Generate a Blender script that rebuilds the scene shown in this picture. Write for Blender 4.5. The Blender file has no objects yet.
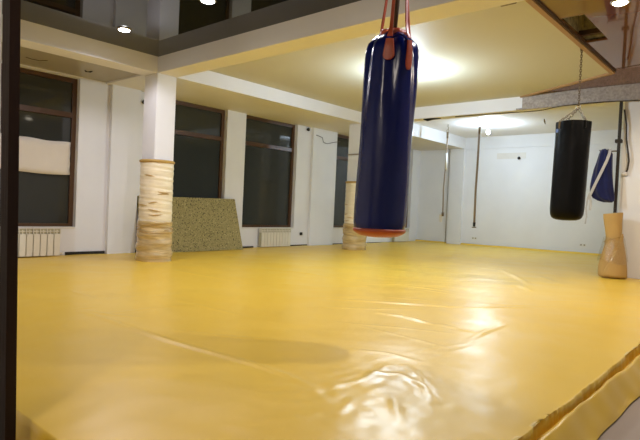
import bpy, bmesh, math, random
import numpy as np
from mathutils import Vector, Matrix
random.seed(7)
PI = math.pi
scene = bpy.context.scene
col = scene.collection

# ------------------------------------------------------------------ materials
def lin(c):
    return tuple(((v/255)/12.92 if v/255 <= .04045 else ((v/255+.055)/1.055)**2.4) for v in c)

def mat(name, rgb, rough=.6, spec=.5, metal=0., noise=None, bump=None, emit=None, coat=0., sheen=0., alpha=1.):
    """noise=(scale, amount, stretch) varies the base colour; bump=(scale, strength, stretch)"""
    m = bpy.data.materials.new(name); m.use_nodes = True
    nt = m.node_tree; b = nt.nodes['Principled BSDF']
    c = lin(rgb)
    b.inputs['Base Color'].default_value = (*c, 1)
    b.inputs['Roughness'].default_value = rough
    b.inputs['Specular IOR Level'].default_value = spec
    b.inputs['Metallic'].default_value = metal
    b.inputs['Coat Weight'].default_value = coat
    b.inputs['Coat Roughness'].default_value = .08
    if name.startswith('dark glossy'): b.inputs['Specular Tint'].default_value = (.86, .93, 1, 1)
    b.inputs['Sheen Weight'].default_value = sheen
    b.inputs['Alpha'].default_value = alpha
    def coords(st):
        tc = nt.nodes.new('ShaderNodeTexCoord'); mp = nt.nodes.new('ShaderNodeMapping')
        mp.inputs['Scale'].default_value = st
        nt.links.new(tc.outputs['Object'], mp.inputs['Vector']); return mp.outputs['Vector']
    if noise:
        n = nt.nodes.new('ShaderNodeTexNoise'); n.inputs['Scale'].default_value = noise[0]; n.inputs['Detail'].default_value = 5
        nt.links.new(coords(noise[2] if len(noise) > 2 else (1, 1, 1)), n.inputs['Vector'])
        r = nt.nodes.new('ShaderNodeValToRGB'); a = noise[1]
        r.color_ramp.elements[0].position = .3; r.color_ramp.elements[1].position = .7
        r.color_ramp.elements[0].color = (*[max(0, v*(1-a)) for v in c], 1)
        r.color_ramp.elements[1].color = (*[min(1, v*(1+a)) for v in c], 1)
        nt.links.new(n.outputs['Fac'], r.inputs['Fac']); nt.links.new(r.outputs['Color'], b.inputs['Base Color'])
    if bump:
        n = nt.nodes.new('ShaderNodeTexNoise'); n.inputs['Scale'].default_value = bump[0]; n.inputs['Detail'].default_value = 4
        nt.links.new(coords(bump[2] if len(bump) > 2 else (1, 1, 1)), n.inputs['Vector'])
        bp = nt.nodes.new('ShaderNodeBump'); bp.inputs['Strength'].default_value = bump[1]; bp.inputs['Distance'].default_value = .02
        nt.links.new(n.outputs['Fac'], bp.inputs['Height']); nt.links.new(bp.outputs['Normal'], b.inputs['Normal'])
    if emit:
        b.inputs['Emission Color'].default_value = (*emit[0], 1); b.inputs['Emission Strength'].default_value = emit[1]
    return m

WALL   = mat('white wall paint', (230, 230, 232), .65, .3, noise=(1.3, .03), bump=(9, .05))
BEAMW  = mat('white beam paint', (232, 231, 232), .6, .3, noise=(1.5, .02))
SOFFIT = mat('cream soffit paint', (224, 214, 186), .7, .3)
STRIPC = mat('grey beige satin ceiling', (168, 160, 140), .35, .4)
CREAM  = mat('cream stretch ceiling', (202, 199, 180), .62, .2)
BLACKC = mat('dark glossy stretch ceiling', (14, 14, 15), .03, .42)
BROWNC = mat('brown glossy stretch ceiling', (116, 76, 42), .05, .5, coat=.15)
TRIMW  = mat('tan ceiling edging', (168, 132, 88), .5, .4)
TRIMD  = mat('dark brown batten and shadow gap', (70, 48, 28), .5, .4)
INSUL  = mat('grey fibrous insulation', (170, 161, 154), .8, .2, noise=(26, .22), bump=(34, .5))
CONC   = mat('rough grey concrete', (205, 198, 160), .9, .2, noise=(14, .4), bump=(20, .8))
FLOORM = mat('beige grey floor tile', (150, 132, 116), .4, .4, noise=(3, .06))
FRAME  = mat('brown window frame', (80, 54, 32), .35, .5, noise=(6, .12, (1, 1, .15)))
GLASS  = mat('dark night glass', (50, 53, 50), .05, .5)
SILL   = mat('white sill', (226, 224, 220), .45)
POSTM  = mat('dark brown wood', (34, 19, 10), .5, .2, noise=(5, .25, (4, 4, .3)), bump=(12, .1, (4, 4, .3)))
BLACKB = mat('black baseboard', (22, 22, 24), .5)
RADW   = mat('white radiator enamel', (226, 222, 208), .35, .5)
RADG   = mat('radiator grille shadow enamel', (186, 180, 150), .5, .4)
PAPER  = mat('white paper', (226, 221, 212), .8, .2, noise=(2.5, .03), bump=(5, .3))
FOAM   = mat('cream foam under clear film', (240, 228, 198), .3, .5, noise=(4, .06, (1, 1, 10)), bump=(5, .2, (1, 1, 14)), coat=.3)
FOAMD  = mat('tan foam under crumpled film', (196, 172, 122), .25, .55, noise=(4, .25, (1, 1, 8)), bump=(6, .4, (1, 1, 9)), coat=.4)
SLIT   = mat('tan fold in film', (192, 160, 100), .5, .4)
ROPEM  = mat('tan rope', (190, 158, 94), .8, .2, bump=(60, .5))
ROLLM  = mat('tan foam mat', (186, 152, 92), .65, .3, noise=(3, .06), bump=(14, .15))
BLUEB  = mat('navy blue vinyl', (9, 21, 84), .21, .34, noise=(3, .12), bump=(5, .3, (2.2, 2.2, .6)))
ORANGE = mat('rust orange leather', (164, 72, 42), .42, .5, noise=(9, .15))
ROPEB  = mat('dark brown cord', (74, 58, 38), .8, .2, bump=(50, .4))
BLACKV = mat('black vinyl', (9, 9, 9), .4, .12, bump=(7, .45, (1, 1, .8)))
STEEL  = mat('dull steel', (150, 142, 128), .35, .5, metal=.85)
STEELD = mat('darkened steel', (116, 102, 82), .45, .5, metal=.7)
PATCHB = mat('pale blue label', (120, 150, 220), .5)
POLEM  = mat('dark brown painted pipe', (44, 36, 30), .5, .4, noise=(9, .2, (1, 1, .3)))
CABLE  = mat('dark cable', (58, 50, 42), .6, .4)
CABLEG = mat('grey cable', (150, 140, 128), .6, .4)
JACKET = mat('deep blue cloth', (18, 25, 74), .8, .2, noise=(9, .2), sheen=.3)
STRAP  = mat('pale grey webbing', (186, 184, 184), .7, .2)
ROPEG  = mat('grey brown rope', (142, 126, 108), .8, .2, bump=(60, .5, (1, 1, .2)))
WTAPE  = mat('white tape', (226, 226, 222), .6)
PLAST  = mat('white plastic', (224, 222, 216), .4)
DARKP  = mat('black plastic', (14, 14, 14), .5)
BEIGEP = mat('beige wall patch', (224, 220, 214), .75, .2, noise=(6, .03))
BULBM  = mat('glowing bulb glass', (255, 255, 255), .4, emit=((.9, .96, 1), 28))
LENSM  = mat('glowing downlight lens', (255, 255, 255), .4, emit=((.96, .97, 1), 40))
LENSW  = mat('glowing warm downlight lens', (255, 255, 255), .4, emit=((1, .9, .72), 22))

def board_material():
    m = mat('olive speckled foam board', (140, 128, 80), .8, .2)
    nt = m.node_tree; b = nt.nodes['Principled BSDF']
    tc = nt.nodes.new('ShaderNodeTexCoord')
    v = nt.nodes.new('ShaderNodeTexVoronoi'); v.inputs['Scale'].default_value = 62
    nt.links.new(tc.outputs['Object'], v.inputs['Vector'])
    sep = nt.nodes.new('ShaderNodeSeparateColor'); nt.links.new(v.outputs['Color'], sep.inputs['Color'])
    r = nt.nodes.new('ShaderNodeValToRGB'); e = r.color_ramp.elements
    e[0].position = 0; e[0].color = (*lin((58, 54, 34)), 1)
    e[1].position = 1; e[1].color = (*lin((190, 176, 124)), 1)
    for p, c in ((.07, (74, 68, 44)), (.10, (138, 127, 82)), (.6, (152, 140, 94)), (.93, (164, 151, 104))):
        q = e.new(p); q.color = (*lin(c), 1)
    nt.links.new(sep.outputs['Red'], r.inputs['Fac']); nt.links.new(r.outputs['Color'], b.inputs['Base Color'])
    return m
BOARD = board_material()

def film_material():
    m = bpy.data.materials.new('clear cling film'); m.use_nodes = True
    nt = m.node_tree; out = nt.nodes['Material Output']
    nt.nodes.remove(nt.nodes['Principled BSDF'])
    t = nt.nodes.new('ShaderNodeBsdfTransparent'); t.inputs['Color'].default_value = (.95, .94, .9, 1)
    g = nt.nodes.new('ShaderNodeBsdfGlossy'); g.inputs['Roughness'].default_value = .12
    n = nt.nodes.new('ShaderNodeTexNoise'); n.inputs['Scale'].default_value = 14
    tc = nt.nodes.new('ShaderNodeTexCoord'); nt.links.new(tc.outputs['Object'], n.inputs['Vector'])
    bp = nt.nodes.new('ShaderNodeBump'); bp.inputs['Strength'].default_value = .8; bp.inputs['Distance'].default_value = .02
    nt.links.new(n.outputs['Fac'], bp.inputs['Height']); nt.links.new(bp.outputs['Normal'], g.inputs['Normal'])
    mx = nt.nodes.new('ShaderNodeMixShader'); mx.inputs['Fac'].default_value = .1
    nt.links.new(t.outputs[0], mx.inputs[1]); nt.links.new(g.outputs[0], mx.inputs[2]); nt.links.new(mx.outputs[0], out.inputs['Surface'])
    return m
FILM = film_material()

def tarp_material():
    m = bpy.data.materials.new('yellow vinyl tarpaulin'); m.use_nodes = True
    nt = m.node_tree; b = nt.nodes['Principled BSDF']
    tc = nt.nodes.new('ShaderNodeTexCoord')
    n = nt.nodes.new('ShaderNodeTexNoise'); n.inputs['Scale'].default_value = .9; n.inputs['Detail'].default_value = 5
    nt.links.new(tc.outputs['Object'], n.inputs['Vector'])
    r = nt.nodes.new('ShaderNodeValToRGB'); e = r.color_ramp.elements
    e[0].position = .3; e[0].color = (*lin((230, 189, 62)), 1)
    e[1].position = .7; e[1].color = (*lin((236, 196, 70)), 1)
    nt.links.new(n.outputs['Fac'], r.inputs['Fac']); nt.links.new(r.outputs['Color'], b.inputs['Base Color'])
    # grime makes patches a little less shiny
    n2 = nt.nodes.new('ShaderNodeTexNoise'); n2.inputs['Scale'].default_value = 2.2; n2.inputs['Detail'].default_value = 6
    nt.links.new(tc.outputs['Object'], n2.inputs['Vector'])
    mr = nt.nodes.new('ShaderNodeMapRange'); mr.inputs['From Min'].default_value = .3; mr.inputs['From Max'].default_value = .7
    mr.inputs['To Min'].default_value = .30; mr.inputs['To Max'].default_value = .38
    nt.links.new(n2.outputs['Fac'], mr.inputs['Value']); nt.links.new(mr.outputs['Result'], b.inputs['Roughness'])
    b.inputs['Specular IOR Level'].default_value = .5
    n3 = nt.nodes.new('ShaderNodeTexNoise'); n3.inputs['Scale'].default_value = 5; n3.inputs['Detail'].default_value = 2
    n3.inputs['Distortion'].default_value = .8
    nt.links.new(tc.outputs['Object'], n3.inputs['Vector'])
    bp = nt.nodes.new('ShaderNodeBump'); bp.inputs['Strength'].default_value = .04; bp.inputs['Distance'].default_value = .01
    nt.links.new(n3.outputs['Fac'], bp.inputs['Height']); nt.links.new(bp.outputs['Normal'], b.inputs['Normal'])
    return m
TARP = tarp_material()

# ------------------------------------------------------------------ mesh builder
class MB:
    def __init__(self): self.bm = bmesh.new()
    def box(self, x0, x1, y0, y1, z0, z1, bevel=0):
        vs = [self.bm.verts.new(p) for p in ((x0,y0,z0),(x1,y0,z0),(x1,y1,z0),(x0,y1,z0),(x0,y0,z1),(x1,y0,z1),(x1,y1,z1),(x0,y1,z1))]
        fs = [self.bm.faces.new([vs[i] for i in f]) for f in ((3,2,1,0),(4,5,6,7),(0,1,5,4),(1,2,6,5),(2,3,7,6),(3,0,4,7))]
        if bevel:
            es = set(e for f in fs for e in f.edges)
            bmesh.ops.bevel(self.bm, geom=list(es), offset=bevel, segments=2, affect='EDGES')
        return self
    def hexa(self, pts):
        vs = [self.bm.verts.new(p) for p in pts]
        for f in ((3,2,1,0),(4,5,6,7),(0,1,5,4),(1,2,6,5),(2,3,7,6),(3,0,4,7)): self.bm.faces.new([vs[i] for i in f])
        return self
    def prism(self, poly, z0, z1):
        a = [self.bm.verts.new((x, y, z0)) for x, y in poly]; b = [self.bm.verts.new((x, y, z1)) for x, y in poly]
        self.bm.faces.new(a[::-1]); self.bm.faces.new(b); n = len(poly)
        for i in range(n): self.bm.faces.new([a[i], a[(i+1) % n], b[(i+1) % n], b[i]])
        return self
    def rings(self, rings, cap0=True, cap1=True, closed=True):
        vr = [[self.bm.verts.new(p) for p in r] for r in rings]; n = len(vr[0])
        for a, b in zip(vr, vr[1:]):
            for i in range(n if closed else n-1):
                self.bm.faces.new([a[i], a[(i+1) % n], b[(i+1) % n], b[i]])
        if cap0 and closed: self.bm.faces.new(vr[0][::-1])
        if cap1 and closed: self.bm.faces.new(vr[-1])
        return self
    def lathe(self, cx, cy, prof, n=32, fn=None, cap0=True, cap1=True):
        rs = []
        for r, z in prof:
            ring = []
            for k in range(n):
                t = 2*PI*k/n; rr = r if fn is None else fn(r, t, z)
                ring.append((cx+rr*math.cos(t), cy+rr*math.sin(t), z))
            rs.append(ring)
        return self.rings(rs, cap0, cap1)
    def tube(self, pts, r, n=8, flat=1.0):
        pts = [Vector(p) for p in pts]; rs = []
        up = None
        for i, p in enumerate(pts):
            d = (pts[min(i+1, len(pts)-1)] - pts[max(i-1, 0)]).normalized()
            if up is None:
                up = Vector((0, 0, 1)) if abs(d.z) < .9 else Vector((0, 1, 0))
            s = d.cross(up).normalized(); up = s.cross(d).normalized()
            rr = r[i] if isinstance(r, (list, tuple)) else r
            rs.append([tuple(p + s*rr*math.cos(2*PI*k/n) + up*rr*flat*math.sin(2*PI*k/n)) for k in range(n)])
        return self.rings(rs)
    def torus(self, c, R, r, axis='z', n=16, m=8, sx=1., rot=None):
        rs = []
        for i in range(n):
            a = 2*PI*i/n; ring = []
            for j in range(m):
                b = 2*PI*j/m; q = Vector(((R+r*math.cos(b))*math.cos(a)*sx, (R+r*math.cos(b))*math.sin(a), r*math.sin(b)))
                if rot is not None: q = rot @ q
                ring.append(self.bm.verts.new(Vector(c)+q))
            rs.append(ring)
        for i in range(n):
            for j in range(m):
                self.bm.faces.new([rs[i][j], rs[(i+1) % n][j], rs[(i+1) % n][(j+1) % m], rs[i][(j+1) % m]])
        return self
    def sphere(self, c, r, sz=1., u=20, v=12):
        g = bmesh.ops.create_uvsphere(self.bm, u_segments=u, v_segments=v, radius=r)
        for w in g['verts']: w.co = Vector((w.co.x, w.co.y, w.co.z*sz)) + Vector(c)
        return self
    def build(self, name, m, parent=None, smooth=False, origin=None):
        bmesh.ops.recalc_face_normals(self.bm, faces=self.bm.faces)
        o0 = Vector(origin) if origin is not None else (world_loc(parent) if parent else None)
        if o0 is None:
            lo = [min(v.co[i] for v in self.bm.verts) for i in range(3)]; hi = [max(v.co[i] for v in self.bm.verts) for i in range(3)]
            o0 = Vector(((lo[0]+hi[0])/2, (lo[1]+hi[1])/2, lo[2]))
        for v in self.bm.verts: v.co -= o0
        me = bpy.data.meshes.new(name); self.bm.to_mesh(me); self.bm.free()
        if smooth:
            me.polygons.foreach_set('use_smooth', [True]*len(me.polygons))
            if smooth != True: me.set_sharp_from_angle(angle=math.radians(smooth))
        me.materials.append(m)
        o = bpy.data.objects.new(name, me); col.objects.link(o)
        if parent: o.parent = parent; o.location = o0 - world_loc(parent)
        else: o.location = o0
        return o

def world_loc(o):
    l = Vector((0, 0, 0))
    while o: l = l + o.location; o = o.parent
    return l
def tag(o, label=None, cat=None, group=None, kind=None):
    if label: o['label'] = label
    if cat: o['category'] = cat
    if group: o['group'] = group
    if kind: o['kind'] = kind
    return o
def empty(name, loc, label=None, cat=None, group=None, kind=None):
    o = bpy.data.objects.new(name, None); o.location = loc; o.empty_display_size = .1; col.objects.link(o)
    return tag(o, label, cat, group, kind)
def struct(name, mb, m, label, cat, smooth=False):
    return tag(mb.build(name, m, smooth=smooth), label, cat, kind='structure')

# mat (padded floor) surface, very slightly out of level
def zmat(x, y): return .006*(x+9.15) + .0045*(y-3)

# ------------------------------------------------------------------ dimensions
XW, XF, XS = -9.15, -7.57, -7.95        # window wall, soffit edge, back of beam
ZS, ZC, ZB, ZF = 3.0, 3.25, 3.33, -.12  # soffit, ceilings, far ceiling, floor slab
YB0, YB1 = 4.58, 4.93                   # first cross beam
YC0, YC1 = 9.97, 10.24                  # second cross beam
YE = 15.2                               # far wall
XR = 3.2                                # wall on the right, out of view
YN = .70                                # front wall plane
YR = -2.6                               # wall behind the camera

def leanbox(x0, x1, y0, y1, z0, z1, sl):
    mbx = MB(); pts = []
    for zz in (z0, z1):
        o = -sl*(zz-0)
        pts += [(x0+o, y0, zz), (x1+o, y0, zz), (x1+o, y1, zz), (x0+o, y1, zz)]
    return mbx.hexa(pts)

# ------------------------------------------------------------------ room shell
struct('floor', MB().box(XW-.3, XR+.2, YR-.2, YE+.2, ZF-.1, ZF), FLOORM, 'beige grey floor beside the raised yellow mat', 'floor')
wins = [(2.43, 4.08), (5.60, 7.25), (7.77, 9.42), (10.93, 12.58), (13.10, 14.75)]
WZ0, WZ1 = .46, 3.0
mb = MB(); ys = [YR] + [v for w in wins for v in w] + [YE+.2]
for i in range(0, len(ys), 2): mb.box(XW-.3, XW, ys[i], ys[i+1], ZF, 3.4)
for a, b in wins:
    mb.box(XW-.3, XW, a, b, ZF, WZ0); mb.box(XW-.3, XW, a, b, WZ1, 3.4)
# shallow pilasters under the beams
mb.box(XW, XW+.085, 4.62, 5.16, ZF, ZS); mb.box(XW, XW+.07, 9.93, 10.86, ZF, ZS)
struct('wall_left', mb, WALL, 'white wall with tall dark windows on the left', 'wall')
mb = MB().box(XW, XR, YE, YE+.15, ZF, 3.45).box(-8.02, -7.57, YE-.09, YE, ZF, ZS)
mb.box(XF, XR, YE-.035, YE, ZS-.02, ZB)
struct('wall_far', mb, WALL, 'white far wall behind the hanging ropes', 'wall')
struct('wall_right', MB().box(XR, XR+.15, YR, YE, ZF, 3.45), WALL, 'white wall closing the right side', 'wall')
struct('wall_rear', MB().box(XW, XR, YR-.15, YR, ZF, 3.45), WALL, 'white wall behind the viewer', 'wall')
struct('wall_front', leanbox(-9.1, -2.394, YN-.05, YN+.078, ZF, ZC, .056).box(1.6, XR, YN, YN+.12, ZF, ZC), WALL, 'pale wall left of the dark brown post', 'wall')
mb = MB().box(-2.16, XR, YC0+.02, YC0+.16, ZF, ZS).box(-2.12, XR, YC0-.015, YC0+.03, ZF, 1.74)
struct('wall_partition', mb, WALL, 'pinkish white partition wall at right edge behind the mat roll', 'wall')

# ceilings
struct('ceiling_dark', MB().box(XF, XR, YN+.12, YB0, ZC, ZC+.08), BLACKC, 'dark mirror glossy ceiling with round downlights', 'ceiling')
struct('ceiling_rear', MB().box(XW, XR, YR, YN+.12, ZC, ZC+.08), CREAM, 'pale ceiling behind the viewer', 'ceiling')
struct('ceiling_strip', MB().box(XW, XS, YN+.12, YB0-.05, 3.03, 3.1), STRIPC, 'grey beige strip of ceiling above the first window', 'ceiling')
CX = -2.13
struct('ceiling_cream', MB().prism([(XF, YB1), (CX, YB1), (CX, 8.96), (-3.9, YC0), (XF, YC0)], ZC, ZC+.05), CREAM, 'cream ceiling panel between the two cross beams', 'ceiling')
struct('ceiling_far', MB().box(XF, XR, YC1-.02, YE, ZB, ZB+.08), BEAMW, 'white ceiling of the far bay', 'ceiling')
# brown ceiling with an open hatch x -2.05..-1.82, y 6.3..7.36
HX0, HX1, HY0, HY1 = -2.07, -1.82, 6.32, 7.36
zb = ZC+.012
mb = MB().prism([(CX+.005, YB1), (HX0, YB1), (HX0, 8.97), (CX+.005, 8.97)], zb, zb+.03)
mb.box(HX0, HX1, YB1, HY0, zb, zb+.03).box(HX0, HX1, HY1, YC0, zb, zb+.03).box(HX1, XR, YB1, YC0, zb, zb+.03)
mb.prism([(HX0, 8.97), (HX0, YC0), (-3.88, YC0), (CX+.005, 8.985)], zb, zb+.03)
struct('ceiling_brown', mb, BROWNC, 'brown glossy ceiling with an open hatch at upper right', 'ceiling')
mb = MB().box(HX0-.12, HX0-.06, HY0-.1, HY1+.1, zb+.06, zb+.45).box(HX1+.03, HX1+.09, HY0-.1, HY1+.1, zb+.06, zb+.45)
mb.box(HX0-.06, HX1+.03, HY0-.1, HY0-.04, zb+.06, zb+.45).box(HX0-.06, HX1+.03, HY1+.04, HY1+.1, zb+.06, zb+.45).box(HX0-.12, HX1+.09, HY0-.1, HY1+.1, zb+.45, zb+.5)
struct('trim_1', mb, CONC, 'rough dark concrete seen through the ceiling hatch', 'trim')
struct('trim_2', MB().box(HX0-.06, HX1+.03, HY1-.16, HY1-.1, zb+.06, zb+.12), TRIMD, 'brown batten inside the ceiling hatch', 'trim')
# edging strips along the cream panel, and the shadow line beside them
mb = MB().box(CX-.03, CX+.03, YB1, 8.97, ZC-.03, ZC+.012)
d = Vector((-3.9-CX, YC0-8.96, 0)).normalized(); nrm = Vector((-d.y, d.x, 0))
a = Vector((CX, 8.96, 0)); b = Vector((-3.9, YC0-.005, 0))
mb.prism([tuple((a+nrm*.03)[:2]), tuple((a-nrm*.03)[:2]), tuple((b-nrm*.03)[:2]), tuple((b+nrm*.03)[:2])], ZC-.025, ZC+.011)
struct('trim_3', mb, TRIMW, 'tan edging along the cream ceiling panel', 'trim')
struct('trim_shadow_gap', MB().box(CX+.03, CX+.052, YB1, 8.94, ZC-.008, ZC+.012), TRIMD, 'dark strip painted as the shadow gap beside the tan ceiling edging', 'trim')  # solid dark strip, its colour stands in for shade in the gap

# beams and soffit
mb = MB().box(XS, XF, YN+.12, YE, ZS, 3.5)
mb.box(XW, XS, YB0-.05, YE, ZS, 3.12)
tag(mb.build('beam', BEAMW), 'long white beam and soffit running above the windows', 'beam', kind='structure')
tag(MB().box(XF, XR, YB0, YB1, ZS, 3.5).build('beam', BEAMW), 'white cross beam behind the dark glossy ceiling', 'beam', kind='structure')
tag(MB().box(XF, XR, YC0, YC1, ZS, 3.5).build('beam', BEAMW), 'white cross beam in front of the far bay', 'beam', kind='structure')
mb = MB().box(-3.86, XR, YC0-.05, YC0, ZS-.005, 3.262, .008).box(-3.98, -3.86, YC0-.02, YC0, ZS, ZS+.03)
tag(mb.build('insulation_cladding', INSUL), 'mottled grey insulation facing on right half of the far cross beam', 'cladding', kind='structure')
for yc, lab in ((4.755, 'white square column in front of the speckled board'), (10.105, 'white square column partly behind the blue punching bag')):
    w = .185
    tag(MB().box(-7.955, XF, yc-.175, yc+.175 if yc < 6 else yc+.135, ZF, ZS, .008).build('column', WALL), lab, 'column', kind='structure')

# baseboards: short black strips along the window wall
mb = MB()
for a, b in ((3.92, 4.61), (5.18, 5.36), (7.56, 8.12), (9.28, 9.92), (10.88, 11.6), (12.2, 13.7)):
    mb.box(XW, XW+.02, a, b, ZF, .055)
struct('baseboard_left', mb, BLACKB, 'black strip at foot of the window wall', 'baseboard')

# windows
for i, (a, b) in enumerate(wins):
    w = empty('window_%d' % (i+1), (XW-.14, (a+b)/2, WZ0), ['tall dark window at far left with a paper sheet on it', 'tall dark window above the speckled board',
        'tall dark window above the middle radiator', 'dark window partly hidden by the second column', 'dark window at the far end behind the blue bag'][i], 'window', kind='structure')
    X0, X1 = XW-.17, XW-.10; t = .075; zr = 2.33
    f = MB().box(X0, X1, a, a+t, WZ0+.02, WZ1).box(X0, X1, b-t, b, WZ0+.02, WZ1)
    f.box(X0, X1, a+t, b-t, WZ0+.02, WZ0+.02+t*.7).box(X0, X1, a+t, b-t, WZ1-t, WZ1)
    f.build('window_frame', FRAME, w)
    MB().box(X0-.005, X1+.012, a+t, b-t, zr, zr+.09, .006).build('transom', FRAME, w)
    MB().box(X0+.02, X0+.035, a+t, b-t, WZ0+.02+t*.7, zr).build('pane', GLASS, w)
    MB().box(X0+.02, X0+.035, a+t, b-t, zr+.09, WZ1-t).build('pane', GLASS, w)
    MB().box(X0, XW+.012, a, b, WZ0-.012, WZ0+.02, .004).build('window_sill', SILL, w)

# dark wooden post at the near left (leans a touch)
leanbox(-2.392, -2.309, .78, .82, ZF, ZC, .056).build('door_1', POSTM)
dp = bpy.data.objects['door_1']; dp.name = 'door_frame'; tag(dp, 'dark brown wooden door post at the near left edge', 'door frame', kind='structure')

# ------------------------------------------------------------------ the yellow tarpaulin
def build_tarp():
    x0, x1, y0, y1 = XW+.005, -.825, .905, YE-.04
    us = np.arange(x0, x1, .021); us[-1] = x1-.004
    vs = [y0]
    while vs[-1] < y1-.06: vs.append(vs[-1] + .012 + .0036*(vs[-1]-y0))
    vs = np.array(vs+[y1-.03, y1])
    X, Y = np.meshgrid(us, vs, indexing='ij')
    Z = .006*(X+9.15) + .0045*(Y-3)
    rs = np.random.RandomState(3)
    def waves(n, l0, l1, amp):
        out = np.zeros_like(X)
        wx = X + .25*np.sin(1.3*Y+.5) + .12*np.sin(3.1*Y+X); wy = Y + .25*np.sin(1.1*X) + .12*np.sin(2.7*X-Y)
        for k in range(n):
            th = rs.uniform(0, PI); l = math.exp(rs.uniform(math.log(l0), math.log(l1))); ph = rs.uniform(0, 6.28)
            out += np.sin(2*PI*(wx*math.cos(th)+wy*math.sin(th))/l + ph)
        return amp*out/math.sqrt(n)
    Z += waves(14, .7, 2.4, .0032) + waves(18, .2, .6, .0006)
    crumple = np.exp(-(((X+1.6)/.45)**2 + ((Y-2.3)/.75)**2))
    Z += crumple*(waves(12, .14, .4, .0016) + waves(24, .08, .22, .0018))
    W = [[(-4.449,2.092),(-4.093,2.089),(-3.69,2.083),(-3.129,2.105),(-2.734,2.142),(-2.421,2.166),(-2.115,2.162),(-1.864,2.114),(-1.682,2.01)],
     [(-3.611,4.318),(-3.207,4.569),(-2.8,4.787),(-2.4,5.093),(-2.014,5.695)], [(-2.83,4.121),(-2.577,4.152),(-2.263,4.085)],
     [(-2.218,4.141),(-1.982,4.078),(-1.79,4.094)], [(-2.182,2.9),(-2.002,2.996),(-1.775,3.007)], [(-1.758,2.861),(-1.558,2.705),(-1.299,2.426)],
     [(-1.813,2.586),(-1.679,2.681),(-1.413,2.565)], [(-3.723,9.076),(-3.093,8.168),(-2.671,7.506)], [(-2.72,7.268),(-2.437,6.931)],
     [(-4.229,9.09),(-3.744,9.041)], [(-5.703,2.469),(-4.914,2.432)], [(-4.621,2.083),(-4.607,2.254)], [(-3.754,5.888),(-3.093,5.987)],
     [(-3.08,8.857),(-2.435,8.03)], [(-1.78,3.807),(-1.827,4.213),(-1.823,4.572)], [(-6.158,5.427),(-5.403,5.742),(-4.504,5.578)],
     [(-6.816,4.283),(-5.095,4.335)], [(-4.467,3.044),(-3.407,3.026)], [(-1.834,1.99),(-1.771,2.414),(-1.837,2.868)], [(-1.526,1.936),(-1.626,2.154)],
     [(-1.299,2.093),(-1.51,2.345)]]
    H = [(.010,.03),(.012,.03),(.013,.03),(.011,.025),(.006,.02),(.009,.022),(.008,.02),(.014,.04),(.01,.035),(.008,.04),(.003,.02),(.006,.015),(.006,.03),(.009,.04),(.008,.02),(.006,.04),(.005,.03),(.003,.03),(.006,.02),(.007,.02),(.008,.02)]
    rr = random.Random(21)
    for k in range(34):                                     # short faint creases all over the sheet
        cx_, cy_ = rr.uniform(-5.2, -1.2), rr.uniform(2.2, 9.5); th = rr.gauss(.75, .45); L_ = rr.uniform(.12, .45)*(1+.12*cy_)
        W.append([(cx_-L_*math.cos(th), cy_-L_*math.sin(th)), (cx_+.04*rr.uniform(-1, 1), cy_+.04*rr.uniform(-1, 1)), (cx_+L_*math.cos(th), cy_+L_*math.sin(th))])
        H.append((rr.uniform(.0015, .0045)*(1+.08*cy_), rr.uniform(.016, .026)))
    for pl, (h, w) in zip(W, H):
        D = np.full_like(X, 1e9); T = np.zeros_like(X); L = 0
        seg = [math.hypot(q[0]-p[0], q[1]-p[1]) for p, q in zip(pl, pl[1:])]; tot = sum(seg)
        for (p, q), s in zip(zip(pl, pl[1:]), seg):
            dx, dy = (q[0]-p[0])/s, (q[1]-p[1])/s
            t = np.clip((X-p[0])*dx+(Y-p[1])*dy, 0, s)
            dd = np.hypot(X-p[0]-t*dx, Y-p[1]-t*dy); mk = dd < D
            D = np.where(mk, dd, D); T = np.where(mk, (L+t)/tot, T); L += s
        Z += h*np.exp(-(D/w)**2)*(np.sin(PI*np.clip(T, .06, .94))**.6)
    # turned up a little against the far wall
    Z += .05*np.clip((Y-(y1-.07))/.07, 0, 1)**2
    nx, ny = X.shape
    P = [np.stack([X, Y, Z], -1)]
    # right-hand side: down over the edge, along the floor as a skirt
    ey = vs; zt = Z[-1]
    rag = .006*np.array([rs.uniform(-1, 1) for _ in ey]) + .01*np.sin(ey*2.3) + .005*np.sin(ey*11)
    wob = .006*np.sin(ey*3.1+1) + .004*np.sin(ey*9.7)
    prof = [(0, None), (.003, .025), (.006, -.01), (.012, -.03), (.019, -.012), (.027, .012), (.036, .016), (.05, .004), (.07, -.02), (.095, -.05), (.12, -.078), (.14, -.1), (.147, -.108), (.15, -.112)]
    rows = []
    for o, zz in prof:
        xx = x1 + o + (rag if o < .02 else wob*min(1, o/.06))
        rows.append(np.stack([xx, ey, (zt if zz is None else np.full_like(ey, zz) + (0 if o < .02 or o > .14 else .005*np.sin(ey*7+o*30)+.003*np.sin(ey*23)))], -1))
    A = np.concatenate([P[0], np.array(rows)], 0)
    # near side: falls over the front edge, crumpled
    ex = A[:, 0, 0]; zt = A[:, 0, 2]; fr = []
    wob = .015*np.sin(ex*4.3) + .012*np.sin(ex*13+1)
    for o, zz in ((.004, .25), (.012, .7), (.03, .8), (.05, .62), (.09, .7), (.11, .9)):
        zz2 = zt + (-.112-zt)*zz
        fr.append(np.stack([ex, y0 - o - wob*min(1, o/.05) + .006*np.sin(ex*31), zz2], -1))
    F = np.array(fr[::-1]).transpose(1, 0, 2)
    A = np.concatenate([F, A], 1)
    nx, ny = A.shape[:2]
    V = A.reshape(-1, 3)
    i, j = np.meshgrid(np.arange(nx-1), np.arange(ny-1), indexing='ij'); a = (i*ny+j).ravel()
    Q = np.stack([a, a+ny, a+ny+1, a+1], -1)
    cq = V[Q].mean(1); keep = np.ones(len(Q), bool)             # openings round the columns and wall piers
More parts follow.
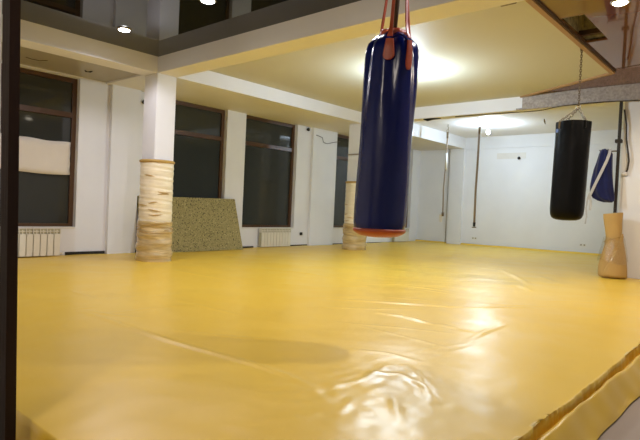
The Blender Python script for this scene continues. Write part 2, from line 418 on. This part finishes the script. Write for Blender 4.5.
    for cx_, cy_ in ((-7.765, 4.755), (-7.765, 10.09)): keep &= np.hypot(cq[:, 0]-cx_, cq[:, 1]-cy_) > .236
    for bx0, bx1, by0, by1 in ((-7.97, -7.555, 4.565, 4.945), (-7.97, -7.555, 9.915, 10.255), (-9.2, -9.055, 4.6, 5.18), (-9.2, -9.07, 9.91, 10.88), (-8.04, -7.55, 15.08, 15.3), (-2.17, 0, 9.93, 10.15)):
        keep &= ~((cq[:, 0] > bx0) & (cq[:, 0] < bx1) & (cq[:, 1] > by0) & (cq[:, 1] < by1))
    Q = Q[keep]
    me = bpy.data.meshes.new('tarpaulin')
    me.vertices.add(len(V)); me.vertices.foreach_set('co', V.astype(np.float32).ravel())
    me.loops.add(Q.size); me.loops.foreach_set('vertex_index', Q.astype(np.int32).ravel())
    me.polygons.add(len(Q)); me.polygons.foreach_set('loop_start', np.arange(0, Q.size, 4, dtype=np.int32))
    me.update(calc_edges=True); me.validate()
    me.polygons.foreach_set('use_smooth', [True]*len(me.polygons)); me.update()
    me.materials.append(TARP)
    o = bpy.data.objects.new('tarpaulin', me); col.objects.link(o)
    return tag(o, 'glossy yellow vinyl tarpaulin with creases stretched over the raised floor mat', 'tarpaulin')
build_tarp()

# ------------------------------------------------------------------ radiators
def radiator(y0, n, pitch, label):
    w = n*pitch; zr = zmat(XW+.1, y0+w)+.012; r = empty('radiator', (XW+.11, y0+w/2, zr), label, 'radiator', 'white radiators under the windows')
    f0, f1 = XW+.06, XW+.15
    for k in range(n):
        a = y0+k*pitch
        m = MB().box(f1-.018, f1, a+.005, a+pitch-.005, zr, .372, .005).box(f0+.02, f1-.016, a+pitch/2-.008, a+pitch/2+.008, zr+.02, .44)
        m.build('section', RADW, r)
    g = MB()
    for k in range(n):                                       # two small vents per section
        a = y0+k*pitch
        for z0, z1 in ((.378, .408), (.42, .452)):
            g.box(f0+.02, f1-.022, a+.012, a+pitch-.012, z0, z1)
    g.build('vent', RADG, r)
    t = MB().box(f0, f1-.004, y0, y0+w, .455, .468, .003).box(f0, f1-.004, y0, y0+w, .408, .418, .003)
    for k in range(n+1): t.box(f0, f1-.006, y0+k*pitch-.006, y0+k*pitch+.006, .37, .46)
    t.build('top_grille', RADW, r)
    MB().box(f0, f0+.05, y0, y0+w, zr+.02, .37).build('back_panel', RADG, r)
    v = MB().tube([(XW+.1, y0+w-.01, zr+.04), (XW+.1, y0+w+.05, zr+.04), (XW+.02, y0+w+.09, zr+.04)], .014)
    v.build('pipe', RADW, r)
radiator(2.73, 10, .105, 'white ribbed radiator under the papered window by the dark post')
radiator(8.24, 10, .095, 'white ribbed radiator under the window between speckled board and second column')
radiator(13.7, 8, .1, 'small white radiator glimpsed below the hanging blue punching bag')

# ------------------------------------------------------------------ paper on the first window
mb = MB(); rows = []
for i in range(25):
    u = i/24; y = 2.56+u*1.43
    zt = 1.915 + .010*math.sin(u*6) - .006*math.cos(u*17); zb_ = 1.365 + .018*math.sin(u*5+1)
    rows.append([(XW-.092+.008*math.sin(u*14+s*3)+(.012 if s in (0, 6) else 0)*math.sin(u*9), y, zb_+(zt-zb_)*s/6) for s in range(7)])
mb.rings(rows, closed=False)
o = mb.build('paper_sheet', PAPER, smooth=True)
sm = o.modifiers.new('thickness', 'SOLIDIFY'); sm.thickness = .003
tag(o, 'wavy white paper sheet taped across the leftmost dark window', 'paper')

# ------------------------------------------------------------------ speckled board leaning under the second window
zb0 = .03
o = MB().hexa([(-8.86, 5.18, .012), (-8.80, 5.18, .012), (-8.80, 7.53, .03), (-8.86, 7.53, .03), (-9.14, 5.18, 1.065), (-9.08, 5.18, 1.065), (-9.06, 7.46, 1.10), (-9.12, 7.46, 1.10)]).build('foam_board', BOARD)
tag(o, 'large olive speckled board leaning on the wall behind the first column', 'board')

# ------------------------------------------------------------------ padding round the columns
def padding(cx, cy, ztop, label, seed):
    rnd = random.Random(seed); zf = zmat(cx, cy)-.01
    t = empty('column_padding', (cx, cy, zf), label, 'padding', 'foam padding wrapped round the columns')
    ph = [rnd.uniform(0, 6.28) for _ in range(8)]
    def fn(r, a, z):
        sq = 1/max(abs(math.cos(a)), abs(math.sin(a)))
        return r*(.885+.12*sq) + .0022*math.sin(z*61+ph[0]+a) + .0018*math.sin(z*97+ph[1]+2*a) + .002*math.sin(3*a+z*19+ph[2])
    prof = [(.252, .62+(ztop-.62)*k/60) for k in range(61)]
    fs = MB().lathe(cx, cy, prof, 40, fn).build('foam_sheet', FOAM, t, True)
    def fn2(r, a, z): return fn(r, a, z) + .007*math.sin(z*36+ph[3]+1.3*math.sin(a+ph[4])) + .004*math.sin(5*a+z*25)
    lw = MB().lathe(cx, cy, [(.266 + .010*(1-k/36), zf+.004+(.66-zf)*k/36) for k in range(37)], 44, fn2).build('lower_wrap', FOAMD, t, True)
    MB().torus((cx, cy, ztop+.01), .256, .024, n=40).build('rope', ROPEM, t, True)
    for k in range(7):                                       # gaping folds in the film, tan inside
        a = rnd.uniform(-2.2, .3); z = rnd.uniform(.72, ztop-.1); L = rnd.uniform(.16, .28); pts = []; rad = []; g = MB()
        for s in range(9):
            u = s/8; aa = a + L/.28*(u-.5); rr = fn(.252, aa, z)+.001
            pts.append((cx+rr*math.cos(aa), cy+rr*math.sin(aa), z+.012*math.sin(u*3+k))); rad.append(.002+.017*math.sin(PI*u))
        g.tube(pts, rad, 8, .5).build('film_fold', SLIT, fs, True)
    s = MB(); pts = []
    for k in range(60):                                      # cord wound round the lower wrap
        a = k*.33; z = .50+.0016*k+.05*math.sin(a*.7+ph[5])
        rr = fn2(.272, a, z)+.006
        pts.append((cx+rr*math.cos(a), cy+rr*math.sin(a), z))
    s.tube(pts, .005, 6).build('cord', SLIT, lw, True)
padding(-7.765, 4.755, 1.61, 'film wrapped cream foam padding round the column in front of the speckled board', 3)
padding(-7.765, 10.09, 1.62, 'film wrapped cream foam padding on the column half behind the blue bag', 11)

# ------------------------------------------------------------------ blue punching bag
bx, by = -2.026, 2.893
bag = empty('punching_bag', (bx, by, .80), 'navy blue punching bag with rust orange straps hanging in the foreground', 'punching bag')
pf = [(.150, .862), (.168, .868), (.176, .885), (.180, .92), (.180, 1.3), (.179, 1.7), (.179, 1.93), (.177, 2.0), (.172, 2.045), (.158, 2.082), (.125, 2.112), (.095, 2.135), (.082, 2.145)]
fine = []
for (r0, z0), (r1, z1) in zip(pf, pf[1:]):
    n = max(1, int((z1-z0)/.02))
    for k in range(n): fine.append((r0+(r1-r0)*k/n, z0+(z1-z0)*k/n))
fine.append(pf[-1])
rn = random.Random(5); pa = [rn.uniform(0, 6.28) for _ in range(6)]
def bagfn(r, a, z):
    k = max(0, min(1, (z-1.35)/.75))**1.5
    r = r*(.95-.03*k) if z < 2.06 else r*.92
    return r + k*(.012*math.sin(6*a+pa[0]) + .006*math.sin(11*a+pa[1]+z*2)) + .0015*math.sin(5*a+3*z+pa[2]) - .002*math.sin(9*z+2*a)
MB().lathe(bx, by, fine, 72, bagfn).build('cover', BLUEB, bag, 60)
MB().lathe(bx, by, [(.02, .822), (.08, .826), (.125, .834), (.155, .848), (.171, .86), (.174, .874), (.168, .882)], 48).build('base_cap', ORANGE, bag, True)
def rimfn(r, a, z): return r + .006*math.sin(9*a)
MB().lathe(bx, by, [(.086, 2.13), (.088, 2.148), (.082, 2.165), (.066, 2.172), (.056, 2.155), (.058, 2.12)], 40, rimfn).build('collar', ORANGE, bag, True)
def strap(a, z_end, wid, topr=.03):
    # a strap: from the hook above, over the rim, flat onto the side of the bag, rounded patch end
    ca, sa = math.cos(a), math.sin(a)
    pts = [(bx+ca*topr*.4, by+sa*topr*.4, 3.06), (bx+ca*topr, by+sa*topr, 2.7), (bx+ca*(topr+.055), by+sa*(topr+.055), 2.4), (bx+ca*.125, by+sa*.125, 2.2), (bx+ca*.142, by+sa*.142, 2.125), (bx+ca*.170, by+sa*.170, 2.085), (bx+ca*.183, by+sa*.183, 2.035), (bx+ca*.186, by+sa*.186, 1.99), (bx+ca*.186, by+sa*.186, z_end)]
    s = Vector((-sa, ca, 0)); rs = []
    ws = [wid*.3, wid*.3, wid*.34, wid*.42, wid*.5, wid*.7, wid*1.05, wid*1.1, wid*.6]
    for p, w in zip(pts, ws):
        p = Vector(p); n = Vector((ca, sa, 0))*.005
        rs.append([tuple(p-s*w-n), tuple(p+s*w-n), tuple(p+s*w+n), tuple(p-s*w+n)])
    so = MB().rings(rs[:6]).build('strap', ORANGE, bag, 40)
    pr = []                                                   # stitched leather patch with a rounded end
    for k in range(12):
        u = k/11; zc = 2.07 - (2.07-z_end+.012)*u
        w = wid*1.25*(.75+.5*u if u < .75 else (1.125+.1*(u-.75))*math.sqrt(max(.02, 1-((u-.75)/.27)**2)))
        rr = .172+.006*min(1, u*3)
        pr.append([(bx+ca*rc - sa*q, by+sa*rc + ca*q, zc) for rc, q in ((rr-.006, -w), (rr+.004, -w*.9), (rr+.008, 0), (rr+.004, w*.9), (rr-.006, w), (rr-.01, 0))])
    MB().rings(pr).build('patch', ORANGE, so, 40)
va = math.atan2(-by, -bx)                                   # towards the opening we look from
strap(va-.12, 1.95, .026, .05); strap(va+.66, 1.90, .017, .05); strap(va-2.45, 1.95, .022, .04); strap(va+2.2, 1.95, .022, .04)
MB().tube([(bx, by, 2.12), (bx+.008, by, 2.4), (bx-.004, by, 2.8), (bx, by, 3.1)], .02, 10).build('cord', ROPEB, bag, True)
MB().torus((bx, by, 3.09), .035, .008, rot=Matrix.Rotation(PI/2, 3, 'X')).tube([(bx, by, 3.12), (bx, by, 3.25)], .008).build('hook', STEELD, bag, True)

for ch in list(bag.children_recursive):                     # it hangs a little out of plumb
    off = 0
    for v in ch.data.vertices:
        k = .024*(v.co.z+off-.05) if v.co.z+off < 1.75 else .024*1.70
        v.co.x += .75*k; v.co.y += .66*k

# ------------------------------------------------------------------ black punching bag
kx, ky = -2.253, 7.633
kb = empty('punching_bag', (kx, ky, .99), 'black cylindrical punching bag hanging on a chain near the partition wall', 'punching bag')
pk = [(.05, .978), (.14, .984), (.19, .998), (.22, 1.022), (.236, 1.06), (.241, 1.10)] + [(.244-.0006*k, 1.13+k*.05) for k in range(23)] + [(.232, 2.27), (.230, 2.30), (.21, 2.305), (.13, 2.295)]
def kfn(r, a, z): return r*(.875+.06*(z-1)/1.3) + .002*math.sin(4*a+3*z) + (.004*math.sin(9*a-5*z) + .003*math.sin(14*a+9*z))*max(0, min(1, (z-1.9)/.3))
MB().lathe(kx, ky, pk, 56, kfn).build('cover', BLACKV, kb, 50)
RX, RY, RZ = -2.225, 7.70, 2.50
MB().torus((RX, RY, RZ+.02), .028, .007, rot=Matrix.Rotation(PI/2, 3, 'X')).build('ring', STEEL, kb, True)
def chain(p, q, ll, name, m, rt):
    p, q = Vector(p), Vector(q); L = (q-p).length; n = max(2, round(L/(ll*.72))); d = (q-p).normalized()
    mbx = MB()
    for k in range(n):
        c = p + (q-p)*((k+.5)/n)
        zaxis = d; xa = Vector((1, 0, 0)) if abs(d.x) < .9 else Vector((0, 1, 0)); ya = zaxis.cross(xa).normalized(); xa = ya.cross(zaxis)
        if k % 2: xa, ya = ya, -xa
        R = Matrix((zaxis, xa, ya)).transposed()            # local x along the chain
        mbx.torus(c, ll*.3, ll*.085, n=12, m=6, sx=1.7, rot=R)
    return mbx.build(name, m, rt, True)
chain((RX, RY, RZ+.04), (-2.172, 7.52, ZC-.022), .044, 'chain', STEELD, kb)
MB().box(-2.188, -2.156, 7.50, 7.54, ZC-.036, ZC+.006, .003).build('ceiling_plate', STEELD, kb)
for k in range(4):
    a = va + .35 + k*PI/2
    chain((kx+.215*math.cos(a), ky+.215*math.sin(a), 2.30), (RX, RY, RZ), .05, 'chain', STEEL, kb)
for k in range(4):
    a = va + .35 + k*PI/2
    MB().box(kx+.214*math.cos(a)-.016, kx+.214*math.cos(a)+.016, ky+.214*math.sin(a)-.016, ky+.214*math.sin(a)+.016, 2.2, 2.3, .006).build('lug', STEELD if k else BLACKV, kb)
a = va-1.4
o = MB().box(kx+.212*math.cos(a)-.02, kx+.212*math.cos(a)+.012, ky+.212*math.sin(a)-.02, ky+.212*math.sin(a)+.02, 2.15, 2.2, .004).build('tag', PATCHB, kb); o['label'] = 'pale blue tag near the top rim'

for ch in kb.children:
    off = ch.location.z+.99
    for v in ch.data.vertices:
        k = .025*(min(v.co.z+off, 2.3)-2.3)
        v.co.x += .75*k; v.co.y += .66*k

# ------------------------------------------------------------------ pole, jacket, cables at the partition
PX, PY = -2.205, 9.93
pole = empty('steel_pole', (PX, PY, .085), 'dark brown pole standing at the end of the partition wall', 'pole')
MB().box(PX-.022, PX+.022, PY-.022, PY+.022, .085, ZS-.006, .005).build('shaft', POLEM, pole)
MB().box(PX-.055, PX+.045, PY-.04, PY+.05, 2.30, 2.36, .005).build('bracket', POLEM, pole)
MB().tube([(PX-.02, PY-.01, 2.165), (PX-.27, PY-.01, 2.165), (PX-.285, PY-.01, 2.19)], .012).build('hook_arm', STEELD, pole, True)
# blue jacket hanging from the arm: rows of (z, left x, right x, depth)
jr = [(2.185, -2.43, -2.33, .03), (2.165, -2.455, -2.30, .055), (2.10, -2.475, -2.265, .075), (1.98, -2.50, -2.26, .085), (1.85, -2.535, -2.25, .095), (1.70, -2.56, -2.235, .10), (1.58, -2.575, -2.225, .105), (1.46, -2.575, -2.21, .105), (1.385, -2.53, -2.2, .1), (1.34, -2.45, -2.2, .085), (1.315, -2.36, -2.22, .05)]
jy = PY-.115
jk = empty('jacket', (-2.38, jy, 1.31), 'dark blue cloth jacket hanging from the brown pole beside the partition', 'jacket')
rings = []
for z, l, r, dp_ in jr:
    cx_, hw = (l+r)/2, (r-l)/2
    rings.append([(cx_+hw*math.cos(t)*(1+.04*math.sin(5*t+z*6)), jy+dp_*math.sin(t)*(1+.18*math.sin(7*t+z*5)), z+.012*math.sin(3*t)) for t in [2*PI*k/40 for k in range(40)]])
MB().rings(rings).build('cloth', JACKET, jk, True)
def ribbon(pts, w, name, parent, m):
    rs = []
    for i, p in enumerate(pts):
        p = Vector(p); d = (Vector(pts[min(i+1, len(pts)-1)])-Vector(pts[max(i-1, 0)])).normalized()
        s = d.cross(Vector((0, 1, 0))).normalized()*w; n = Vector((0, .004, 0))
        rs.append([tuple(p-s-n), tuple(p+s-n), tuple(p+s+n), tuple(p-s+n)])
    return MB().rings(rs).build(name, m, parent, 40)
fy = jy-.115
ribbon([(-2.30, jy-.02, 2.19), (-2.285, fy+.02, 2.12), (-2.32, fy, 1.98), (-2.40, fy, 1.78), (-2.48, fy, 1.58), (-2.545, fy+.01, 1.42), (-2.57, fy+.03, 1.34)], .022, 'belt', jk, STRAP)
ribbon([(-2.555, fy+.02, 1.45), (-2.585, fy+.03, 1.36), (-2.60, fy+.03, 1.2), (-2.585, fy+.03, 1.05), (-2.60, fy+.03, .93)], .012, 'belt', jk, STRAP)
ribbon([(-2.56, fy+.03, 1.4), (-2.53, fy+.03, 1.3), (-2.54, fy+.03, 1.16)], .018, 'belt', jk, STRAP)
o = MB().tube([(-2.155, PY+.01, 2.85), (-2.115, PY+.015, 2.6), (-2.1, PY+.02, 2.35), (-2.06, PY+.01, 2.12), (-2.045, PY+.01, 2.0), (-2.06, PY+.02, 1.86), (-2.09, PY+.02, 1.79)], .013, 8).build('cable', CABLE, smooth=True)
tag(o, 'dark loose cable looping down the partition right of the brown pole', 'cable')
o = MB().sphere((-2.1, PY+.03, 1.79), .05, .7).box(-2.15, -2.05, PY, PY+.055, 1.755, 1.79, .008).build('cable_box', BEIGEP, smooth=30)
tag(o, 'small beige junction lump on the partition ledge beside the pole', 'junction box')
# cable sagging along the foot of the grey insulated beam
pts = []
for k in range(40):
    u = k/39; x = -5.2+u*3.3
    pts.append((x, YC0-.065-.02*math.sin(u*3), 2.965 + .035*abs(math.sin(u*6.2)) - .045*math.sin(PI*min(1, u*1.6))*(u < .62)))
o = MB().tube(pts, .009, 6).build('cable', CABLE, smooth=True)
tag(o, 'thin dark cable sagging along the lower edge of the far cross beam', 'cable')
o = MB().tube([(-6.0, YC0+.05, ZS-.008), (-5.9, YC0+.05, ZS-.03), (-5.78, YC0+.06, ZS-.018), (-5.6, YC0+.06, ZS-.02)], [.012, .03, .018, .008], 8).build('ceiling_hook', DARKP, smooth=True)
tag(o, 'small black hook under the white cross beam right of the blue bag', 'hook')
o = MB().tube([(-4.48, 12.92, ZB), (-4.46, 12.9, 3.26), (-4.44, 12.9, 3.2)], [.012, .02, .008], 8).build('ceiling_hook', STEELD, smooth=True)
tag(o, 'small dark hook in the far ceiling left of the black bag', 'hook')
o = MB().box(-2.42, -2.25, 5.42, 5.50, ZC-.035, ZC+.004, .006).build('ceiling_plate', STEELD)
tag(o, 'small dark plate on the cream ceiling at the top edge', 'plate')

# ------------------------------------------------------------------ rolled foam mat by the partition
rx, ry = -2.16, 9.70
roll = empty('foam_mat_roll', (rx, ry, .085), 'tan foam mat roll tied with clear film standing against the partition', 'mat roll')
zz = [(1.125, -2.322, -2.035), (1.06, -2.318, -2.037), (.98, -2.308, -2.04), (.86, -2.285, -2.035), (.74, -2.268, -2.03), (.66, -2.27, -2.02), (.58, -2.285, -2.0), (.48, -2.31, -1.98), (.38, -2.335, -1.965), (.28, -2.35, -1.955), (.18, -2.355, -1.945), (.11, -2.35, -1.94), (.086, -2.33, -1.945)]
rings = []
for z, l, r in zz:
    cx_, hw = (l+r)/2, (r-l)/2
    rings.append([(cx_+hw*math.cos(t), ry+.15*(hw/.19)*math.sin(t)+.006*math.sin(3*t+z*7), z + .02*math.sin(t+1)*(z > 1.0)) for t in [2*PI*k/48 for k in range(48)]])
MB().rings(rings, True, False).build('rolled_sheet', ROLLM, roll, 50)
sp = MB(); sr = []
for k in range(70):                                          # spiral end seen from above
    t = k*.32; rr = .135*(1-k/80); sr.append((( -2.178+rr*math.cos(t)), ry+rr*.85*math.sin(t), 1.09))
rs = [[(x, y, z-.05), (x, y, z+.012), (x*1+.004, y, z+.012), (x+.004, y, z-.05)] for x, y, z in sr]
sp.rings(rs).build('spiral_end', ROLLM, roll)
# outer flap: a free edge that crosses the roll diagonally
fl = []
for i in range(15):
    u = i/14; z = .80-.708*u
    for (z1, l1, r1), (z0_, l0, r0) in zip(zz, zz[1:]):
        if z0_ <= z <= z1: q = (z-z0_)/(z1-z0_); l, r = l0+(l1-l0)*q, r0+(r1-r0)*q
    cx_, hw = (l+r)/2, (r-l)/2
    row = []; t0 = -.12; t1 = t0 - .25 - 1.75*u**.8                     # from the right side round the front
    for s in range(12):
        t = t0+(t1-t0)*s/11; row.append((cx_+(hw+.01)*math.cos(t), ry+(.15*(hw/.19)+.012)*math.sin(t)+.006*math.sin(3*t+z*7), z))
    fl.append(row)
o = MB().rings(fl, closed=False).build('outer_flap', ROLLM, roll, True)
sm = o.modifiers.new('thickness', 'SOLIDIFY'); sm.thickness = .014
# film band
fb = []
for z, l, r in [(.72, -2.285, -2.005), (.62, -2.30, -1.985), (.52, -2.325, -1.965), (.42, -2.345, -1.95), (.33, -2.36, -1.94)]:
    cx_, hw = (l+r)/2, (r-l)/2+.012
    fb.append([(cx_+hw*math.cos(t)+.004*math.sin(9*t), ry-.006+(.17*(hw/.19)+.006*math.sin(7*t+z*20))*math.sin(t), z+.03*math.sin(t*2)) for t in [2*PI*k/48 for k in range(48)]])
o = MB().rings(fb, False, False).build('film', FILM, roll, True); o['label'] = 'band of clear shiny film'
pts = [(rx+.012+.138*math.cos(t), ry+.116*math.sin(t), .70+.06*math.cos(t+.4)) for t in [2*PI*k/40 for k in range(41)]]
MB().tube([(p[0], p[1], p[2]) for p in pts], .006, 6).build('cord', SLIT, roll, True)

# ------------------------------------------------------------------ hanging ropes in the far bay
def rope(x, y, zend, white, label, sway):
    t = empty('hanging_rope', (x, y, zend), label, 'rope', 'ropes hanging in the far bay')
    MB().tube([(x, y, ZB), (x, y, ZB-.06), (x+.02, y, ZB-.1), (x, y, ZB-.14)], .012).torus((x, y, ZB-.17), .03, .008, rot=Matrix.Rotation(PI/2, 3, 'X')).build('hook', STEEL, t, True)
    MB().tube([(x, y, ZB-.2), (x, y, ZB-.36)], [.03, .026], 10).build('shackle', STEELD, t, True)
    ro = MB().tube([(x, y, ZB-.34), (x+sway*.3, y, 2.3), (x+sway, y, 1.6), (x+sway*.6, y, zend+.12)], .026 if not white else .018, 10).build('rope', ROPEG, t, True)
    if white: o = MB().tube([(x+.005, y-.01, ZB-.75), (x+.012, y-.01, 2.15)], .024, 10).build('tape', WTAPE, ro, True); o['label'] = 'white taped stretch'
    ex = x+sway*.6
    MB().tube([(ex, y, zend+.14), (ex, y, zend+.04)], [.034, .03], 10).build('end_cap', DARKP if not white else STEELD, t, True)
    if white:
        MB().box(ex-.10, ex-.02, y-.02, y+.02, zend-.12, zend+.06, .012).sphere((ex-.06, y, zend+.08), .04).build('toggle', BEIGEP, t, 30)
    else:
        MB().torus((ex, y, zend+.02), .045, .012, n=14).build('ring', STEELD, t, True)
rope(-6.86, 12.7, .88, True, 'thin rope with white tape hanging left in front of the far wall corner', -.04)
rope(-5.79, 12.3, .67, False, 'thicker grey brown rope hanging beside the bare bulb', -.02)

# ------------------------------------------------------------------ small wall fittings
def socket(c, axis, label, dark=False, s=.055):
    t = empty('wall_socket', c, label, 'socket', None)
    x, y, z = c
    if axis == 'y':
        MB().box(x-s*1.5, x+s*1.5, y-.014, y, z-s*.6, z+s*.6, .004).build('plate', PLAST, t)
        for q in (-1, 1): MB().lathe(x+q*s*.75, y-.008, [(.001, z), (.001, z)], 4) if False else MB().box(x+q*s*.75-s*.35, x+q*s*.75+s*.35, y-.017, y-.013, z-s*.35, z+s*.35, .002).build('outlet', CABLEG, t)
    else:
        MB().box(x, x+.014, y-s, y+s*.9, z-s, z+s*.9, .004).build('plate', PLAST, t)
        MB().box(x+.012, x+.04, y-s*1.6, y-s*.1, z-s*.5, z+s*.8, .006).build('plug', DARKP, t)
socket((XW, 9.72, .32), 'x', 'white wall socket with a black plug near the second column')
socket((-7.14, YE, .29), 'y', 'white double socket on the far wall below the grey rope')
socket((-4.09, YE, .33), 'y', 'white double socket on the far wall under the black bag')
def knob(c, d, r, label):
    x, y, z = c; q = Vector(d)
    o = MB().tube([Vector(c), Vector(c)+q*.05, Vector(c)+q*.07], [r*.7, r, r*.5], 12).build('wall_hook', DARKP, smooth=True); tag(o, label, 'knob')
knob((XW, 5.26, 2.81), (1, 0, 0), .045, 'dark round knob on the wall left of the first column')
knob((XW, 9.76, 2.93), (1, 0, 0), .045, 'black round knob high on the wall right of the third window')
knob((-5.9, YE, 2.67), (0, -1, 0), .045, 'dark round plug on the far wall patch')
o = MB().box(-6.57, -5.72, YE-.006, YE, 2.66, 2.83).build('wall_patch', BEIGEP); tag(o, 'faint beige filler patch on the far wall right of the bulb', 'patch', kind='structure')
pts = [(XW+.075, 10.02+.95*u, 2.80+.02*math.cos(u*9)-.16*math.sin(PI*u)*(u > .25)*.8) for u in [k/24 for k in range(25)]]
o = MB().tube(pts, .008, 6).build('cable', CABLE, smooth=True); tag(o, 'thin dark cable drooping on the wall left of the second column', 'cable')
# short twisted wire and screw stub in the strip ceiling
o = MB().tube([(-8.6, 3.9, 3.03), (-8.59, 3.91, 3.012), (-8.57, 3.93, 3.005), (-8.55, 3.97, 3.01), (-8.54, 4.0, 3.03)], [.006, .013, .007, .013, .006], 8).build('ceiling_wire', CABLE, smooth=True)
tag(o, 'dark wire stub in the grey strip ceiling by the first window', 'wire')
o = MB().tube([(-8.62, 3.02, 3.03), (-8.6, 3.1, 3.015), (-8.57, 3.2, 3.012), (-8.52, 3.3, 3.03)], .004, 6).build('ceiling_wire', ROPEB, smooth=True)
tag(o, 'thin curved wire in the strip ceiling near the dark post', 'wire')
# far corner pipe and pipe clip on second column
o = MB().tube([(-8.06, YE-.1, .06), (-8.06, YE-.1, ZS)], .009, 8).build('pipe', CABLEG, smooth=True); tag(o, 'thin grey pipe in the far corner left of the ropes', 'pipe')
o = MB().box(XS-.005, XF+.006, YC0-.055, YC0-.036, 2.27, 2.3).build('column_band', CABLEG); tag(o, 'grey band round the second column above its padding', 'band')

# ------------------------------------------------------------------ lamps
def downlight(x, y, z, label, warm=False, r=.072):
    t = empty('ceiling_light', (x, y, z-.03), label, 'ceiling light', 'round downlights in the glossy ceilings')
    MB().lathe(x, y, [(r+.022, z), (r+.022, z-.006), (r+.006, z-.016), (r, z-.012), (r, z)], 28).build('rim', STEEL, t, True)
    MB().lathe(x, y, [(r*.98, z-.006), (r*.96, z-.018), (r*.7, z-.026), (.005, z-.028)], 24).build('lens', LENSW if warm else LENSM, t, True)
    return t
LEDC = (.97, .925, 1.0); WARM = (1, .87, .72); COOL = (.66, .83, 1.0)
def light(name, kind, loc, energy, color, size=.06, **kw):
    l = bpy.data.lights.new(name, kind); l.energy = energy; l.color = color
    if kind in ('POINT', 'SPOT'): l.shadow_soft_size = size
    for k, v in kw.items(): setattr(l, k, v)
    o = bpy.data.objects.new(name, l); o.location = loc; col.objects.link(o); return o
DL = [(-6.76, 3.57, 'round white downlight in the dark ceiling nearest the first column', 95), (-4.98, 3.6, 'round white downlight in the dark ceiling cut by the top edge', 95),
      (-3.2, 3.6, None, 70), (-1.2, 3.6, None, 90)]
for x, y, lab, e in DL:
    downlight(x, y, ZC, lab or ('round downlight in the dark ceiling above the blue bag' if x < -2 else 'round downlight in the dark ceiling right of the blue bag'))
    light('downlight_lamp', 'SPOT', (x, y, ZC-.045), e, LEDC, .05, spot_size=math.radians(159), spot_blend=.3)
downlight(-1.43, 6.15, ZC+.012, 'warm round downlight in the brown glossy ceiling', True)
light('downlight_lamp', 'SPOT', (-1.43, 6.15, ZC-.035), 90, WARM, .05, spot_size=math.radians(165), spot_blend=.35)
light('downlight_lamp', 'SPOT', (-.75, 7.7, ZC-.035), 150, WARM, .05, spot_size=math.radians(165), spot_blend=.35)
downlight(-.75, 7.7, ZC+.012, 'warm round downlight in the brown ceiling beyond the right edge', True)
def bulb(x, y, z, zc, label):
    t = empty('light_bulb', (x, y, z-.05), label, 'light bulb')
    MB().sphere((x, y, z), .05, 1.15).build('globe', BULBM, t, True)
    MB().lathe(x, y, [(.022, z+.045), (.024, z+.1), (.016, z+.115)], 16).build('socket', PLAST, t, True)
    MB().tube([(x, y, z+.11), (x+.005, y, z+.11+(zc-z-.11)*.5), (x, y, zc)], .005, 6).build('cord', CABLE, t, True)
bulb(-4.68, 7.28, 3.06, ZC, 'bare bulb under the cream ceiling hidden by the blue bag')
light('bulb_lamp', 'POINT', (-4.68, 7.28, 2.99), 200, COOL, .06)
bulb(-5.86, 12.95, 3.11, ZB, 'bare glowing bulb hanging from the far ceiling beside the rope')
light('bulb_lamp', 'POINT', (-5.86, 12.95, 3.03), 125, COOL, .06)
light('bulb_lamp', 'POINT', (-.9, -1.05, 2.85), 75, WARM, .1)
bulb(-.9, -1.05, 2.93, ZC, 'bare bulb behind the viewer')

# ------------------------------------------------------------------ world, camera, view
w = bpy.data.worlds.new('night'); scene.world = w; w.use_nodes = True
w.node_tree.nodes['Background'].inputs['Color'].default_value = (.02, .025, .035, 1)
w.node_tree.nodes['Background'].inputs['Strength'].default_value = .3
cam = bpy.data.cameras.new('camera'); cam.sensor_width = 36; cam.lens = 533.92/640*36; cam.clip_start = .02
co = bpy.data.objects.new('camera', cam); col.objects.link(co)
r_, d_, f_ = Vector((.74903, .66097, .04563)), Vector((.04957, .01277, -.99869)), Vector((-.66068, .75031, -.0232))
mw = Matrix((r_, -d_, -f_)).transposed().to_4x4(); mw.translation = Vector((0, 0, 1.0))
co.matrix_world = mw
scene.camera = co
vs_ = scene.view_settings
scene.display_settings.display_device = 'sRGB'
vs_.view_transform = 'Standard'; vs_.look = 'None'; vs_.gamma = 1; vs_.use_curve_mapping = False
vs_.exposure = 0.16
